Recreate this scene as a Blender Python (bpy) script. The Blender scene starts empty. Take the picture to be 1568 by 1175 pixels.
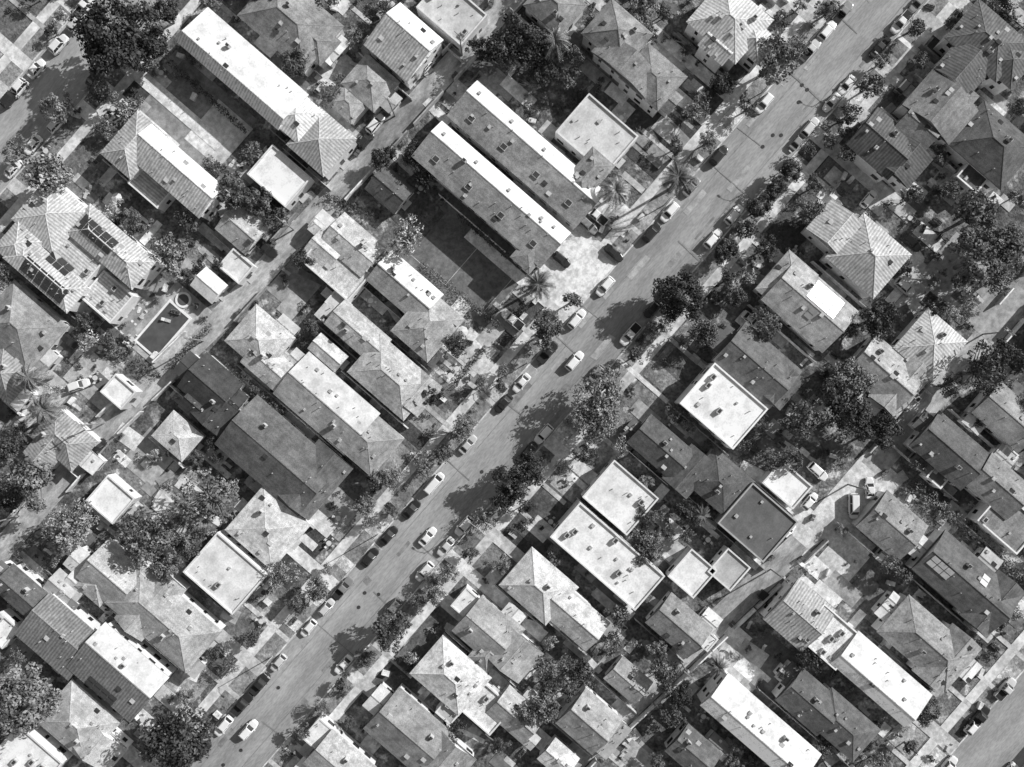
import bpy, math, random
import numpy as np
from mathutils import Vector, Matrix
random.seed(7); rng=np.random.default_rng(7)
S=0.135; H=172.0; TH=math.radians(49.04)
U=(math.cos(TH),math.sin(TH))      # up the street (world)
V=(math.sin(TH),-math.cos(TH))     # to the right of the street (world)
scn=bpy.context.scene; COL=scn.collection
def P(px,py,h=0.0):
    k=(H-h)/H*S
    return ((px-784)*k,(587.5-py)*k)
O0=P(784,662)
def ST(s,t): return (O0[0]+(s*U[0]+t*V[0])*S, O0[1]+(s*U[1]+t*V[1])*S)
def toST(x,y):
    dx=(x-O0[0])/S; dy=(y-O0[1])/S
    return dx*U[0]+dy*U[1], dx*V[0]+dy*V[1]
# ---------------------------------------------------------------- materials
def mat(name,base=None,rough=0.85,noise=((0.6,0.35),(6.0,0.25)),objcol=False,spec=0.25,island=0,tile=0,rows=0,coord='Object',bump=0,stretch=None,rot=0,spots=None):
    m=bpy.data.materials.new(name); m.use_nodes=True; nt=m.node_tree; N=nt.nodes; L=nt.links
    b=N['Principled BSDF']; b.inputs['Roughness'].default_value=rough; b.inputs['Specular IOR Level'].default_value=spec
    tc=N.new('ShaderNodeTexCoord'); vec=tc.outputs[coord]
    if stretch:
        mp=N.new('ShaderNodeMapping'); mp.inputs['Scale'].default_value=stretch; mp.inputs['Rotation'].default_value=(0,0,rot); L.new(vec,mp.inputs[0]); svec=mp.outputs[0]
    else: svec=vec
    cur=None
    def mul(a,bk):
        n=N.new('ShaderNodeMath'); n.operation='MULTIPLY'
        if a is None: n.inputs[0].default_value=1
        else: L.new(a,n.inputs[0])
        if isinstance(bk,float): n.inputs[1].default_value=bk
        else: L.new(bk,n.inputs[1])
        return n.outputs[0]
    oi=N.new('ShaderNodeObjectInfo')
    w=N.new('ShaderNodeMath'); w.operation='MULTIPLY'; w.inputs[1].default_value=137; L.new(oi.outputs['Random'],w.inputs[0])
    va=N.new('ShaderNodeVectorMath'); va.operation='ADD'; L.new(svec,va.inputs[0]); L.new(w.outputs[0],va.inputs[1]); ovec=va.outputs[0]
    for sc,am in noise:
        n=N.new('ShaderNodeTexNoise'); n.inputs['Scale'].default_value=sc; n.inputs['Detail'].default_value=1 if island else 2.5; n.inputs['Roughness'].default_value=0.65
        L.new(ovec,n.inputs['Vector'])
        r=N.new('ShaderNodeMapRange'); r.inputs['From Min'].default_value=0.33; r.inputs['From Max'].default_value=0.67; r.inputs['To Min'].default_value=1-am; r.inputs['To Max'].default_value=1+am*0.8
        L.new(n.outputs['Fac'],r.inputs['Value']); cur=mul(cur,r.outputs[0])
    if spots:   # lighter bare patches
        n=N.new('ShaderNodeTexNoise'); n.inputs['Scale'].default_value=spots[0]; n.inputs['Detail'].default_value=4; L.new(ovec,n.inputs['Vector'])
        r=N.new('ShaderNodeMapRange'); r.inputs['From Min'].default_value=spots[1]; r.inputs['From Max'].default_value=spots[1]+.06; r.inputs['To Min'].default_value=1; r.inputs['To Max'].default_value=spots[2]
        L.new(n.outputs['Fac'],r.inputs['Value']); cur=mul(cur,r.outputs[0])
    for per,am,direc in ((tile,0.3,'X'),(rows,0.08,'Y')):
        if per:
            w=N.new('ShaderNodeTexWave'); w.wave_type='BANDS'; w.bands_direction=direc; w.wave_profile='SIN'
            w.inputs['Scale'].default_value=2*math.pi/20/per; w.inputs['Distortion'].default_value=0.4; w.inputs['Detail'].default_value=1
            L.new(vec,w.inputs['Vector'])
            r=N.new('ShaderNodeMapRange'); r.inputs['To Min'].default_value=1-am; r.inputs['To Max'].default_value=1+am*0.4
            L.new(w.outputs['Fac'],r.inputs['Value']); cur=mul(cur,r.outputs[0])
    if island:
        g=N.new('ShaderNodeNewGeometry'); r=N.new('ShaderNodeMapRange'); r.inputs['To Min'].default_value=1-island; r.inputs['To Max'].default_value=1+island
        L.new(g.outputs['Random Per Island'],r.inputs['Value']); cur=mul(cur,r.outputs[0])
    if objcol:
        s=N.new('ShaderNodeSeparateColor'); L.new(oi.outputs['Color'],s.inputs[0]); cur=mul(cur,s.outputs[0])
    else: cur=mul(cur,float(base))
    cc=N.new('ShaderNodeClamp'); cc.inputs['Max'].default_value=0.86; L.new(cur,cc.inputs[0])
    L.new(cc.outputs[0],b.inputs['Base Color'])
    if bump:
        n=N.new('ShaderNodeTexNoise'); n.inputs['Scale'].default_value=3; n.inputs['Detail'].default_value=3; L.new(vec,n.inputs['Vector'])
        bp=N.new('ShaderNodeBump'); bp.inputs['Strength'].default_value=bump; bp.inputs['Distance'].default_value=0.3; L.new(n.outputs['Fac'],bp.inputs['Height']); L.new(bp.outputs[0],b.inputs['Normal'])
    return m
M={}
M['ground']=mat('yard_soil',0.15,noise=((0.05,0.3),(0.3,0.5),(1.8,0.5)),bump=0.6,spots=(0.4,0.55,2.4))
M['lawn']=mat('lawn_grass',objcol=True,noise=((0.25,0.35),(1.5,0.4),(8,0.2)),bump=0.4,spots=(0.6,0.62,1.7))
M['asphalt']=mat('asphalt',0.34,noise=((0.06,0.18),(0.35,0.2),(4,0.18)),stretch=(0.25,1,1))
M['alley']=mat('worn_asphalt',0.37,noise=((0.12,0.35),(0.7,0.35),(5,0.2)),stretch=(0.5,1,1))
M['patch']=mat('asphalt_patch',objcol=True,noise=((0.5,0.3),(4,0.15)))
M['patch2']=mat('asphalt_patch_pale',0.38,noise=((0.5,0.3),(4,0.15)))
M['conc']=mat('concrete',objcol=True,noise=((0.15,0.25),(0.9,0.3),(6,0.16)))
M['side']=mat('sidewalk_concrete',0.64,noise=((0.2,0.25),(1.0,0.25)),)
M['kerb']=mat('kerb_concrete',0.6)
M['coping']=mat('pool_coping',0.8,noise=((1,0.1),))
M['shingle']=mat('roof_shingle',objcol=True,noise=((0.12,0.24),(0.7,0.28),(5,0.3)),coord='UV',rows=0.9)
M['tile']=mat('roof_clay_tile',objcol=True,noise=((0.12,0.18),(1.2,0.26),(5,0.2)),coord='UV',tile=0.62)
M['flat']=mat('roof_membrane',objcol=True,noise=((0.15,0.14),(0.5,0.18),(3,0.12)),coord='UV')
M['cap']=mat('ridge_cap',objcol=True,noise=((3,0.35),))
M['wall']=mat('stucco_wall',objcol=True,noise=((0.4,0.12),(3,0.1)))
M['glass']=mat('window_glass',0.03,rough=0.15,spec=0.6,noise=((1,0.2),))
M['frame']=mat('painted_wood',0.6,noise=((2,0.1),))
M['door']=mat('door_paint',0.12,noise=((2,0.2),))
M['metal']=mat('roof_vent_metal',0.45,rough=0.5,noise=((2,0.3),))
M['dark']=mat('dark_void',0.05,noise=((2,0.3),))
M['solar']=mat('solar_cell',objcol=True,rough=0.25,spec=0.6,noise=((1,0.15),))
M['bark']=mat('bark',0.18,noise=((1,0.2),(8,0.3)))
M['leaf']=mat('foliage',objcol=True,noise=((0.4,0.5),),island=0.5,rough=0.6)
M['paint']=mat('car_paint',objcol=True,rough=0.3,spec=0.6,noise=((1,0.04),))
M['tyre']=mat('tyre_rubber',0.03,noise=((2,0.1),))
M['light']=mat('lamp_lens',0.7,rough=0.2,noise=((2,0.1),))
M['wood']=mat('weathered_wood',0.25,noise=((1,0.3),(8,0.2)))
M['cloth']=mat('canvas',0.6,noise=((1,0.1),))
M['water']=mat('pool_water',0.1,rough=0.1,spec=0.5,noise=((0.5,0.2),))
# ---------------------------------------------------------------- mesh builder
class MB:
    def __init__(s): s.v=[]; s.f=[]; s.m=[]
    def face(s,pts,m=0):
        i=len(s.v); s.v+= [tuple(p) for p in pts]; s.f.append(tuple(range(i,i+len(pts)))); s.m.append(m)
    def box(s,x0,x1,y0,y1,z0,z1,m=0):
        i=len(s.v); s.v+=[(x0,y0,z0),(x1,y0,z0),(x1,y1,z0),(x0,y1,z0),(x0,y0,z1),(x1,y0,z1),(x1,y1,z1),(x0,y1,z1)]
        for q in ((3,2,1,0),(4,5,6,7),(0,1,5,4),(1,2,6,5),(2,3,7,6),(3,0,4,7)): s.f.append(tuple(i+k for k in q)); s.m.append(m)
    def beam(s,p,q,w,h,m=0):
        p=Vector(p);q=Vector(q);d=(q-p)
        if d.length<0.05: return
        d.normalize(); sd=d.cross(Vector((0,0,1)))
        if sd.length<1e-3: sd=Vector((1,0,0))
        sd.normalize(); up=sd.cross(d)*h; sd*=w
        a=[p+sd-up,p-sd-up,p-sd+up,p+sd+up]; b=[x+(q-p) for x in a]
        i=len(s.v); s.v+=[tuple(x) for x in a+b]
        for f in ((0,1,2,3),(7,6,5,4),(0,4,5,1),(1,5,6,2),(2,6,7,3),(3,7,4,0)): s.f.append(tuple(i+k for k in f)); s.m.append(m)
    def tube(s,pts,rad,seg=7,m=0,cap=True):
        rings=[]
        for k,p in enumerate(pts):
            p=Vector(p); d=Vector(pts[min(k+1,len(pts)-1)])-Vector(pts[max(k-1,0)]); d.normalize()
            a=d.cross(Vector((0.3,1,0.1))); a.normalize(); b=d.cross(a)
            i=len(s.v); rings.append(i)
            for j in range(seg):
                t=2*math.pi*j/seg; s.v.append(tuple(p+(a*math.cos(t)+b*math.sin(t))*rad[k]))
        for k in range(len(rings)-1):
            for j in range(seg):
                s.f.append((rings[k]+j,rings[k]+(j+1)%seg,rings[k+1]+(j+1)%seg,rings[k+1]+j)); s.m.append(m)
        if cap:
            s.f.append(tuple(rings[-1]+j for j in range(seg))); s.m.append(m)
            s.f.append(tuple(rings[0]+j for j in range(seg))[::-1]); s.m.append(m)
    def quads(s,arr,m=0):
        i=len(s.v); n=len(arr); s.v+= [tuple(x) for x in arr.reshape(-1,3).tolist()]
        s.f+=[(i+4*k,i+4*k+1,i+4*k+2,i+4*k+3) for k in range(n)]; s.m+=[m]*n
    def mesh(s,name,mats,uv=False):
        me=bpy.data.meshes.new(name); me.from_pydata(s.v,[],s.f)
        for m in mats: me.materials.append(M[m])
        me.polygons.foreach_set('material_index',s.m)
        if uv:
            l=me.uv_layers.new(name='UVMap')
            for p in me.polygons:
                n=p.normal
                if abs(n.z)>0.999: h=Vector((1,0,0)); g=Vector((0,1,0))
                else:
                    h=Vector((-n.y,n.x,0)).normalized(); g=n.cross(h)
                for li in p.loop_indices:
                    c=me.vertices[me.loops[li].vertex_index].co; l.data[li].uv=(c.dot(h),c.dot(g))
        me.update(); return me
def obj(name,me,loc=(0,0,0),rot=0,scale=None,col=None,parent=None):
    o=bpy.data.objects.new(name,me); COL.objects.link(o)
    if parent: o.parent=parent
    else:
        o.location=loc; o.rotation_euler=(0,0,rot)
    if scale is not None: o.scale=scale if hasattr(scale,'__len__') else (scale,)*3
    if col is not None: o.color=(col,col,col,1)
    return o
# ---------------------------------------------------------------- ground, roads
b=MB(); b.face([(-2500,-2500,0),(2500,-2500,0),(2500,2500,0),(-2500,2500,0)]); obj('ground',b.mesh('ground',['ground']))
def strip(name,pts,w,z,m,slab=0,col=None):
    b=MB(); q=[Vector((s*S,-t*S)) for s,t in pts]; hw=w*S/2
    for i in range(len(q)-1):
        A,B=q[i],q[i+1]
        a0,a1,b0,b1=(A.x,A.y-hw),(A.x,A.y+hw),(B.x,B.y-hw),(B.x,B.y+hw)
        b.face([(*a0,z),(*b0,z),(*b1,z),(*a1,z)])
        if slab:
            b.face([(*a0,0),(*b0,0),(*b0,z),(*a0,z)]); b.face([(*a1,0),(*b1,0),(*b1,z),(*a1,z)])
    return obj(name,b.mesh(name,[m]),(O0[0],O0[1],0),TH,col=col)
LA=[(-6000,-472),(-400,-472),(-147,-450),(405,-437),(6000,-437)]
RA=[(-6000,395),(-305,400),(-67,423),(250,453),(6000,460)]
EXT=6000
for i,tc in enumerate((-878,0,878)):
    strip('street',[(-EXT,tc),(EXT,tc)],94,0.044,'asphalt')
    for sg in (-1,1):
        strip('kerb',[(-EXT,tc+sg*48),(EXT,tc+sg*48)],2.2,0.15,'kerb',1)
        strip('parkway_strip',[(-EXT,tc+sg*61),(EXT,tc+sg*61)],23.8,0.12,'lawn',1,col=0.26)
        strip('sidewalk',[(-EXT,tc+sg*80.5),(EXT,tc+sg*80.5)],15,0.13,'side',1)
strip('alley',LA,36,0.044,'alley'); strip('alley',RA,40,0.044,'alley')
def pl(x,pts):
    for a,c in zip(pts,pts[1:]):
        if a[0]<=x<=c[0]: return a[1]+(c[1]-a[1])*(x-a[0])/(c[0]-a[0])
    return pts[0][1]
b=MB()
def rp(mb,s,t,ls,wt,z,m=0,sk=0): mb.face([((s-ls/2)*S,-(t-wt/2)*S,z),((s+ls/2-sk)*S,-(t-wt/2)*S,z),((s+ls/2)*S,-(t+wt/2)*S,z),((s-ls/2+sk)*S,-(t+wt/2)*S,z)],m)
for k in range(50):
    s=random.uniform(-900,900); t=random.choice((-1,1))*random.uniform(5,38); rp(b,s,t,random.uniform(8,50),random.uniform(3,11),0.049+0.001*k,k%2,random.uniform(-2,2))
for k in range(16):
    s=-900+k*115+random.uniform(-35,35); sd=random.choice((-1,1)); w=random.choice((45,45,92)); rp(b,s,0 if w>50 else sd*23,0.7,w,0.103+.0003*k,0,random.uniform(-3,3))
for k,t in enumerate((-24,24)): rp(b,0,t,3000,.6,0.118+.001*k,0)
o=obj('road_repair_patches',b.mesh('road_repair_patches',['patch','patch2']),(O0[0],O0[1],0),TH,col=0.26)
b=MB()
for k in range(14):
    s=random.uniform(-700,700);t=random.uniform(-14,14)
    n=14; b.face([(s*S+0.38*math.cos(j*2*math.pi/n),-t*S+0.38*math.sin(j*2*math.pi/n),0.124) for j in range(n)])
obj('manhole_covers',b.mesh('manhole_covers',['dark']),(O0[0],O0[1],0),TH)
PATCHN=[0]
def slab(name,px,py,lv,wu,m,col,z,da=0):
    x,y=P(px,py); b=MB(); a=wu*S/2; c=lv*S/2
    b.box(-a,a,-c,c,-0.05,z)
    return obj(name,b.mesh(name,[m]),(x,y,0),TH+math.radians(da),col=col)
def zz(base):
    PATCHN[0]+=1; return base+0.003*(PATCHN[0]%11)
for tc in (-878,0,878):
    for sg in (-1,1):
        s=-1150
        while s<1150:
            w=random.uniform(38,80); t=tc+sg*random.uniform(112,124); x,y=ST(s+w/2,t)
            bb=MB(); hx=(w-random.uniform(5,12))*S/2; hy=random.uniform(20,27)*S; bb.box(-hx,hx,-hy,hy,-0.05,zz(0.01))
            if random.random()<0.86: obj('lawn',bb.mesh('lawn',['lawn']),(x,y,0),TH,col=random.choice((0.07,0.11,0.16,0.22,0.3,0.36)))
            if random.random()<0.8:
                wide=random.random()<0.45; w2=random.uniform(18,24) if wide else 7; l2=random.uniform(150,230) if wide else random.uniform(80,110)
                x,y=ST(s-w2*0.3,tc+sg*(49.2+l2/2)); bb=MB(); bb.box(-w2*S/2,w2*S/2,-l2*S/2,l2*S/2,-0.05,0.136)
                obj('driveway' if wide else 'garden_path',bb.mesh('driveway' if wide else 'garden_path',['conc']),(x,y,0),TH,col=random.choice((0.5,0.6,0.68)))
            w3=random.uniform(15,50); x,y=ST(s+random.uniform(10,30),tc+sg*61); bb=MB(); bb.box(-w3*S/2,w3*S/2,-11.5*S,11.5*S,-0.05,0.125)
            if random.random()<0.6 and w3<w-5: obj('parkway_planting',bb.mesh('parkway_planting',['lawn']),(x,y,0),TH,col=random.choice((0.1,0.16,0.36,0.48,.58)))
            s+=w
PT=[(300,178,150,115,'tennis_court',0.24,0),(715,398,165,125,'sports_court',0.16,0),(1128,1012,80,60,'parking_apron',0.45,0),(1192,1022,95,62,'asphalt_yard',0.16,0),
(1003,213,115,95,'lawn',0.06,0),(1490,440,150,95,'parking_apron',0.36,0),(740,872,60,72,'lawn',0.22,0),(828,800,75,70,'lawn',0.1,0),(515,785,65,62,'lawn',0.3,0),(1330,895,95,85,'lawn',0.14,0),(60,590,90,60,'patio',0.55,0),
(150,585,90,60,'patio',0.42,0),(655,640,60,45,'lawn',0.28,0),(715,560,75,60,'lawn',0.18,0),(1050,560,60,50,'lawn',0.11,0),(1222,795,90,50,'parking_apron',0.6,0),(1395,425,70,60,'patio',0.5,0),
(1290,262,60,80,'lawn',0.16,0),(1285,862,60,75,'patio',0.55,0),(575,735,50,60,'lawn',0.2,0),(640,760,50,50,'patio',0.4,0),(345,975,60,80,'lawn',0.16,0),(420,945,60,50,'lawn',0.3,0),(160,215,40,150,'lawn',0.16,0),
(208,462,100,110,'patio',0.3,0),(500,90,60,50,'patio',0.55,0),(1075,165,70,60,'lawn',0.08,0),(1440,745,80,60,'lawn',0.09,0),(665,940,70,50,'lawn',0.15,0),(580,1060,80,60,'lawn',0.1,0),
(230,700,60,70,'patio',0.4,0),(1275,440,50,60,'patio',0.45,0),(1510,950,50,50,'patio',0.55,0),(690,570,70,30,'patio',0.55,0),(1100,400,70,30,'patio',0.5,0),(450,440,60,60,'patio',0.28,0),(640,330,60,60,'lawn',0.11,0),(335,205,70,80,'tennis_court',.6,0),(1308,768,75,150,'parking_apron',.6,0),(1360,690,40,80,'parking_apron',.4,0)]
for px,py,lv,wu,n,c,da in PT:
    slab(n,px,py,lv,wu,'lawn' if n=='lawn' else 'conc',c,zz(0.04)+.0004*(PATCHN[0]%3),da)
slab('parking_apron',876,418,88,105,'conc',.72,.141)
slab('driveway',945,330,60,40,'conc',.66,.139)
b=MB()
for (x0,x1,y0,y1) in ((-60,60,-80,-79.2),(-60,-59.2,-79.2,80),(-59.2,60,-0.7,0.1)):
    b.box(x0*S*0.85,x1*S*0.85,y0*S*0.9,y1*S*0.9,0.05,0.085)
x,y=P(715,398); obj('court_lines',b.mesh('court_lines',['kerb']),(x,y,0),TH)
# ---------------------------------------------------------------- houses
TONE=dict(w=0.82,l=0.6,g=0.43,m=0.26,d=0.14,k=0.075)
RECT=[]
def inrect(x,y,mrg=0.0):
    for (cx,cy,a,c) in RECT:
        dx=x-cx;dy=y-cy; u=dx*U[0]+dy*U[1]; v=dx*V[0]+dy*V[1]
        if abs(u)<a+mrg and abs(v)<c+mrg: return True
    return False
def house(name,parts,rm='shingle',tone='m',wall=0.7,chim=1,clut=8,wells=0,solar=None,dpitch=0.36,front=1,ne=None):
    p0=parts[0]; h0=p0[5]; X0,Y0=P(p0[0],p0[1],h0)
    parts=list(parts); NP=len(parts)
    if 'bungalow' in name or name in ('gable_house','duplex_house'):
        for q in range(random.choice((1,2,2,3))):   # porches and rear additions
            sv=random.choice((-1,1)); lv2=random.uniform(22,44); wu2=random.uniform(24,min(48,p0[3]*.6)); ou=random.uniform(-.5,.5)*(p0[3]-wu2); 
            if random.random()<.3: tv2=random.uniform(-.4,.4)*p0[2]; ou=random.choice((-1,1))*(p0[3]/2+wu2*.12)
            else: tv2=sv*(p0[2]/2+lv2*.15)
            px2=p0[0]+tv2*.755+ou*.656; py2=p0[1]+tv2*.656-ou*.755
            if 1240<px2<1345 and 715<py2<800: continue
            parts.append((px2,py2,lv2,wu2,random.choice('fggG'),random.uniform(2.7,3.1)))
    e=bpy.data.objects.new(name,None); COL.objects.link(e); e.location=(X0,Y0,0); e.rotation_euler=(0,0,TH)
    W=MB();R=MB();C=MB();G=MB();D=MB();NE=MB();EX=MB(); zf=[]
    tv=TONE[tone] if isinstance(tone,str) else tone; tv*=random.uniform(0.82,1.18)
    hasflat=False; R0=R
    for ip,p in enumerate(parts):
        px,py,lv,wu,kind,h=p[:6]; ro=p[6] if len(p)>6 else 0.0
        ext=ip>=NP; R=EX if ext else R0
        h=h+0.07*ip
        X,Y=P(px,py,h); k=(H-h)/H*S; dx,dy=X-X0,Y-Y0
        cx=dx*U[0]+dy*U[1]; cy=-(dx*V[0]+dy*V[1]); a=wu*k/2; c=lv*k/2; RECT.append((X,Y,a,c))
        swap=(kind in 'GH') or (kind=='h' and a>c)
        pit=(dpitch if not ext else .16)*random.uniform(0.85,1.15)
        A,B=(c,a) if swap else (a,c)
        def m(x,y,z,cx=cx,cy=cy,swap=swap): return (cx+y,cy+x,z) if swap else (cx+x,cy+y,z)
        ins=0.45
        if kind=='f':
            hasflat=True
            W.box(cx-a,cx+a,cy-c,cy+c,-0.2,h)
            R.face([(cx-a+.28,cy-c+.28,h+.02),(cx+a-.28,cy-c+.28,h+.02),(cx+a-.28,cy+c-.28,h+.02),(cx-a+.28,cy+c-.28,h+.02)])
            ph=.15 if ext else .38
            W.box(cx-a-.03,cx-a+.28,cy-c-.03,cy+c+.03,h-.35,h+ph); W.box(cx+a-.28,cx+a+.03,cy-c-.03,cy+c+.03,h-.35,h+ph)
            W.box(cx-a+.28,cx+a-.28,cy-c-.03,cy-c+.28,h-.35,h+ph-.003); W.box(cx-a+.28,cx+a-.28,cy+c-.28,cy+c+.03,h-.35,h+ph-.003)
            ins=0.0
            fz=lambda x,y,h=h:h+0.02
        else:
            WA,WB=A-ins,B-ins
            if swap: W.box(cx-WB,cx+WB,cy-WA,cy+WA,-0.2,h-.19)
            else: W.box(cx-WA,cx+WA,cy-WB,cy+WB,-0.2,h-.19)
            if kind in 'hH':
                rz=h+A*pit; rl=max(B-A,0.02)
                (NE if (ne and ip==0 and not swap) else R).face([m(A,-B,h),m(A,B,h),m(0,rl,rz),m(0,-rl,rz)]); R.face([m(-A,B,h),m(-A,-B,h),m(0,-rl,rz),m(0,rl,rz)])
                R.face([m(-A,-B,h),m(A,-B,h),m(0,-rl,rz)]); R.face([m(A,B,h),m(-A,B,h),m(0,rl,rz)])
                C.beam(m(0,-rl,rz),m(0,rl,rz),.1,.04)
                for sx in (-1,1):
                    for sy in (-1,1): C.beam(m(sx*A,sy*B,h),m(0,sy*rl,rz),.07,.03)
                def fz(x,y,h=h,A=A,B=B,pit=pit,swap=swap):
                    if swap:x,y=y,x
                    return h+pit*max(0,min(A-abs(x),B-abs(y)))
            else:
                r=ro*A; rz=h+A*pit*(0.85 if ro else 1)
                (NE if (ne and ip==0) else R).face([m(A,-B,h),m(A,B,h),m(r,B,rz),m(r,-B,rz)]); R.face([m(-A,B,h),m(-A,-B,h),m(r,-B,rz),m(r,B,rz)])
                C.beam(m(r,-B,rz),m(r,B,rz),.1,.04)
                for sy in (-1,1):
                    yy=sy*(B-ins); W.face([m(-A+.1,yy,h-.19),m(A-.1,yy,h-.19),m(r,yy,rz-.06)])
                def fz(x,y,h=h,A=A,r=r,rz=rz,swap=swap):
                    if swap:x,y=y,x
                    return rz-(rz-h)*((x-r)/(A-r) if x>r else (r-x)/(A+r))
            for q in (((A,-B),(A,B)),((-A,-B),(-A,B)),((-A,-B),(A,-B)),((-A,B),(A,B))):
                (x0,y0),(x1,y1)=q; C.face([m(x0,y0,h),m(x1,y1,h),m(x1,y1,h-.2),m(x0,y0,h-.2)])
            C.face([m(-A,-B,h-.2),m(A,-B,h-.2),m(A,B,h-.2),m(-A,B,h-.2)])
        zf.append((cx,cy,a,c,fz))
        floors=[1.0]+([3.7] if h>5 else [])
        for side in range(4):
            half=(a if side<2 else c)-ins; run=(c if side<2 else a)-ins; n=max(1,int(run*2/3.1)); sg=1 if side%2 else -1
            for j in range(n):
                q=-run+(j+0.5)*2*run/n+random.uniform(-.4,.4)
                if random.random()<0.2: continue
                w=random.choice((.35,.5,.8))
                for z in floors:
                    for (mb_m,ex,ww,z0,z1) in ((1,.03,w+.06,z-.06,z+1.26),(0,.06,w,z,z+1.2)):
                        if side<2:
                            xs=cx+sg*half; G.box(min(xs,xs+sg*ex),max(xs,xs+sg*ex),cy+q-ww,cy+q+ww,z0,z1,mb_m)
                        else:
                            ys=cy+sg*half; G.box(cx+q-ww,cx+q+ww,min(ys,ys+sg*ex),max(ys,ys+sg*ex),z0,z1,mb_m)
        for j in range(int(clut*(0.5+random.random())*min(1.6,lv*wu/9000+0.3))):
            qx=random.uniform(-.8,.8)*a; qy=random.uniform(-.85,.85)*c; z=fz(qx,qy); k2=random.random()
            if k2<0.6: D.tube([(cx+qx,cy+qy,z-.1),(cx+qx,cy+qy,z+random.uniform(.3,.7))],[.1,.1],6,0)
            elif k2<0.85: s1=random.uniform(.2,.38); D.box(cx+qx-s1,cx+qx+s1,cy+qy-s1,cy+qy+s1,z-.3,z+.35,0)
            elif kind=='f':
                D.box(cx+qx-.6,cx+qx+.6,cy+qy-.45,cy+qy+.45,z,z+.8,0); D.box(cx+qx-.4,cx+qx+.4,cy+qy-.3,cy+qy+.3,z+.8,z+.83,1)
            else: D.box(cx+qx-.4,cx+qx+.4,cy+qy-.5,cy+qy+.5,z-.4,z+.16,random.choice((1,3)))
        if chim and ip==0 and kind!='f' and random.random()<0.7:
            qx=random.choice((-.4,.3,.5))*a; qy=random.uniform(-.6,.6)*c; z=fz(qx,qy)
            D.box(cx+qx-.3,cx+qx+.3,cy+qy-.45,cy+qy+.45,z-.5,z+1.0,3); D.box(cx+qx-.17,cx+qx+.17,cy+qy-.3,cy+qy+.3,z+1.0,z+1.2,1)
        if wells and ip==0:
            for j in range(wells):
                qy=-c*.75+j*(1.5*c/(wells-1)); qx=-.42*a; z=fz(qx,qy)
                D.box(cx+qx-.6,cx+qx+.6,cy+qy-.7,cy+qy+.7,z-.6,z+.25,2); D.box(cx+qx-.5,cx+qx+.5,cy+qy-.6,cy+qy+.6,z+.25,z+.27,1)
                qx=.62*a; qy+=c*.12; z=fz(qx,qy)
                D.box(cx+qx-.3,cx+qx+.3,cy+qy-.3,cy+qy+.3,z-.4,z+.4,3)
        if ip==0:
            sg=-front; ys=cy+sg*(c-ins); D.box(cx-.5,cx+.5,min(ys,ys+sg*.07),max(ys,ys+sg*.07),0,2.1,4)
            D.box(cx-1.1,cx+1.1,min(ys,ys+sg*1.0),max(ys,ys+sg*1.0),0,.17,3)
    obj('walls',W.mesh('walls',['wall']),parent=e,col=wall)
    obj('roof',R0.mesh('roof',['flat' if (hasflat and NP==1 and rm=='flat') else rm],uv=True),parent=e,col=tv)
    if EX.f: obj('extension_roof',EX.mesh('extension_roof',['flat'],uv=True),parent=e,col=random.choice((tv,tv*1.2,.5,.68,.75)))
    if NE.f: obj('ne_roof_slope',NE.mesh('ne_roof_slope',['flat'],uv=True),parent=e,col=ne)  # north-east slope as its own mesh, with a tone apart from the roof
    if C.f: obj('ridge_and_fascia',C.mesh('ridge_and_fascia',['cap']),parent=e,col=min(.75,tv*(1.25 if rm=='tile' else 1.0)+.02))
    obj('windows',G.mesh('windows',['glass','frame']),parent=e)
    if D.f: obj('vents_chimney_door',D.mesh('vents',['metal','dark','metal','wall','door']),parent=e,col=.5)
    if solar:
        for (px,py,nx,ny,sc) in solar:
            T=MB(); X,Y=P(px,py,h0+1); dx,dy=X-X0,Y-Y0; ux=dx*U[0]+dy*U[1]; uy=-(dx*V[0]+dy*V[1])
            def zmax(x,y):
                zb=0
                for (cx,cy,a,c,f) in zf:
                    if abs(x-cx)<=a and abs(y-cy)<=c: zb=max(zb,f(x-cx,y-cy))
                return zb+.15
            for i in range(nx):
                for j in range(ny):
                    x0=ux+(i-nx/2)*1.15; y0=uy+(j-ny/2)*1.8
                    T.face([(x,y,zmax(x,y)) for x,y in ((x0,y0),(x0+1.0,y0),(x0+1.0,y0+1.65),(x0,y0+1.65))])
            obj('solar_panels',T.mesh('solar_panels',['solar']),parent=e,col=sc)
    return e
# --- block A
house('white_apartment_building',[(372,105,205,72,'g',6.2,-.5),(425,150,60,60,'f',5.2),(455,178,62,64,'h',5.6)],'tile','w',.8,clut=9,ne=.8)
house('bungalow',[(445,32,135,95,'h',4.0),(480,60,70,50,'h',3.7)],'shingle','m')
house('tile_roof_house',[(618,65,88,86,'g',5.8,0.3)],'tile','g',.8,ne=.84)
house('flat_roof_building',[(692,18,90,62,'f',4.5)],'flat','l')
house('bungalow',[(567,127,68,62,'h',3.6),(533,158,50,42,'h',3.2)],'shingle','g')
house('hip_roof_house',[(492,217,76,78,'h',5.2)],'tile','l',.7,clut=1,chim=0)
house('flat_roof_garage',[(428,270,78,60,'f',3.2)],'flat','w',clut=1)
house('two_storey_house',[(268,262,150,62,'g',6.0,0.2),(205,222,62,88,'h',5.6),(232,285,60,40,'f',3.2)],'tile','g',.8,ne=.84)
house('garden_shed',[(370,350,62,55,'g',3.0)],'shingle','g',chim=0)
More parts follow.
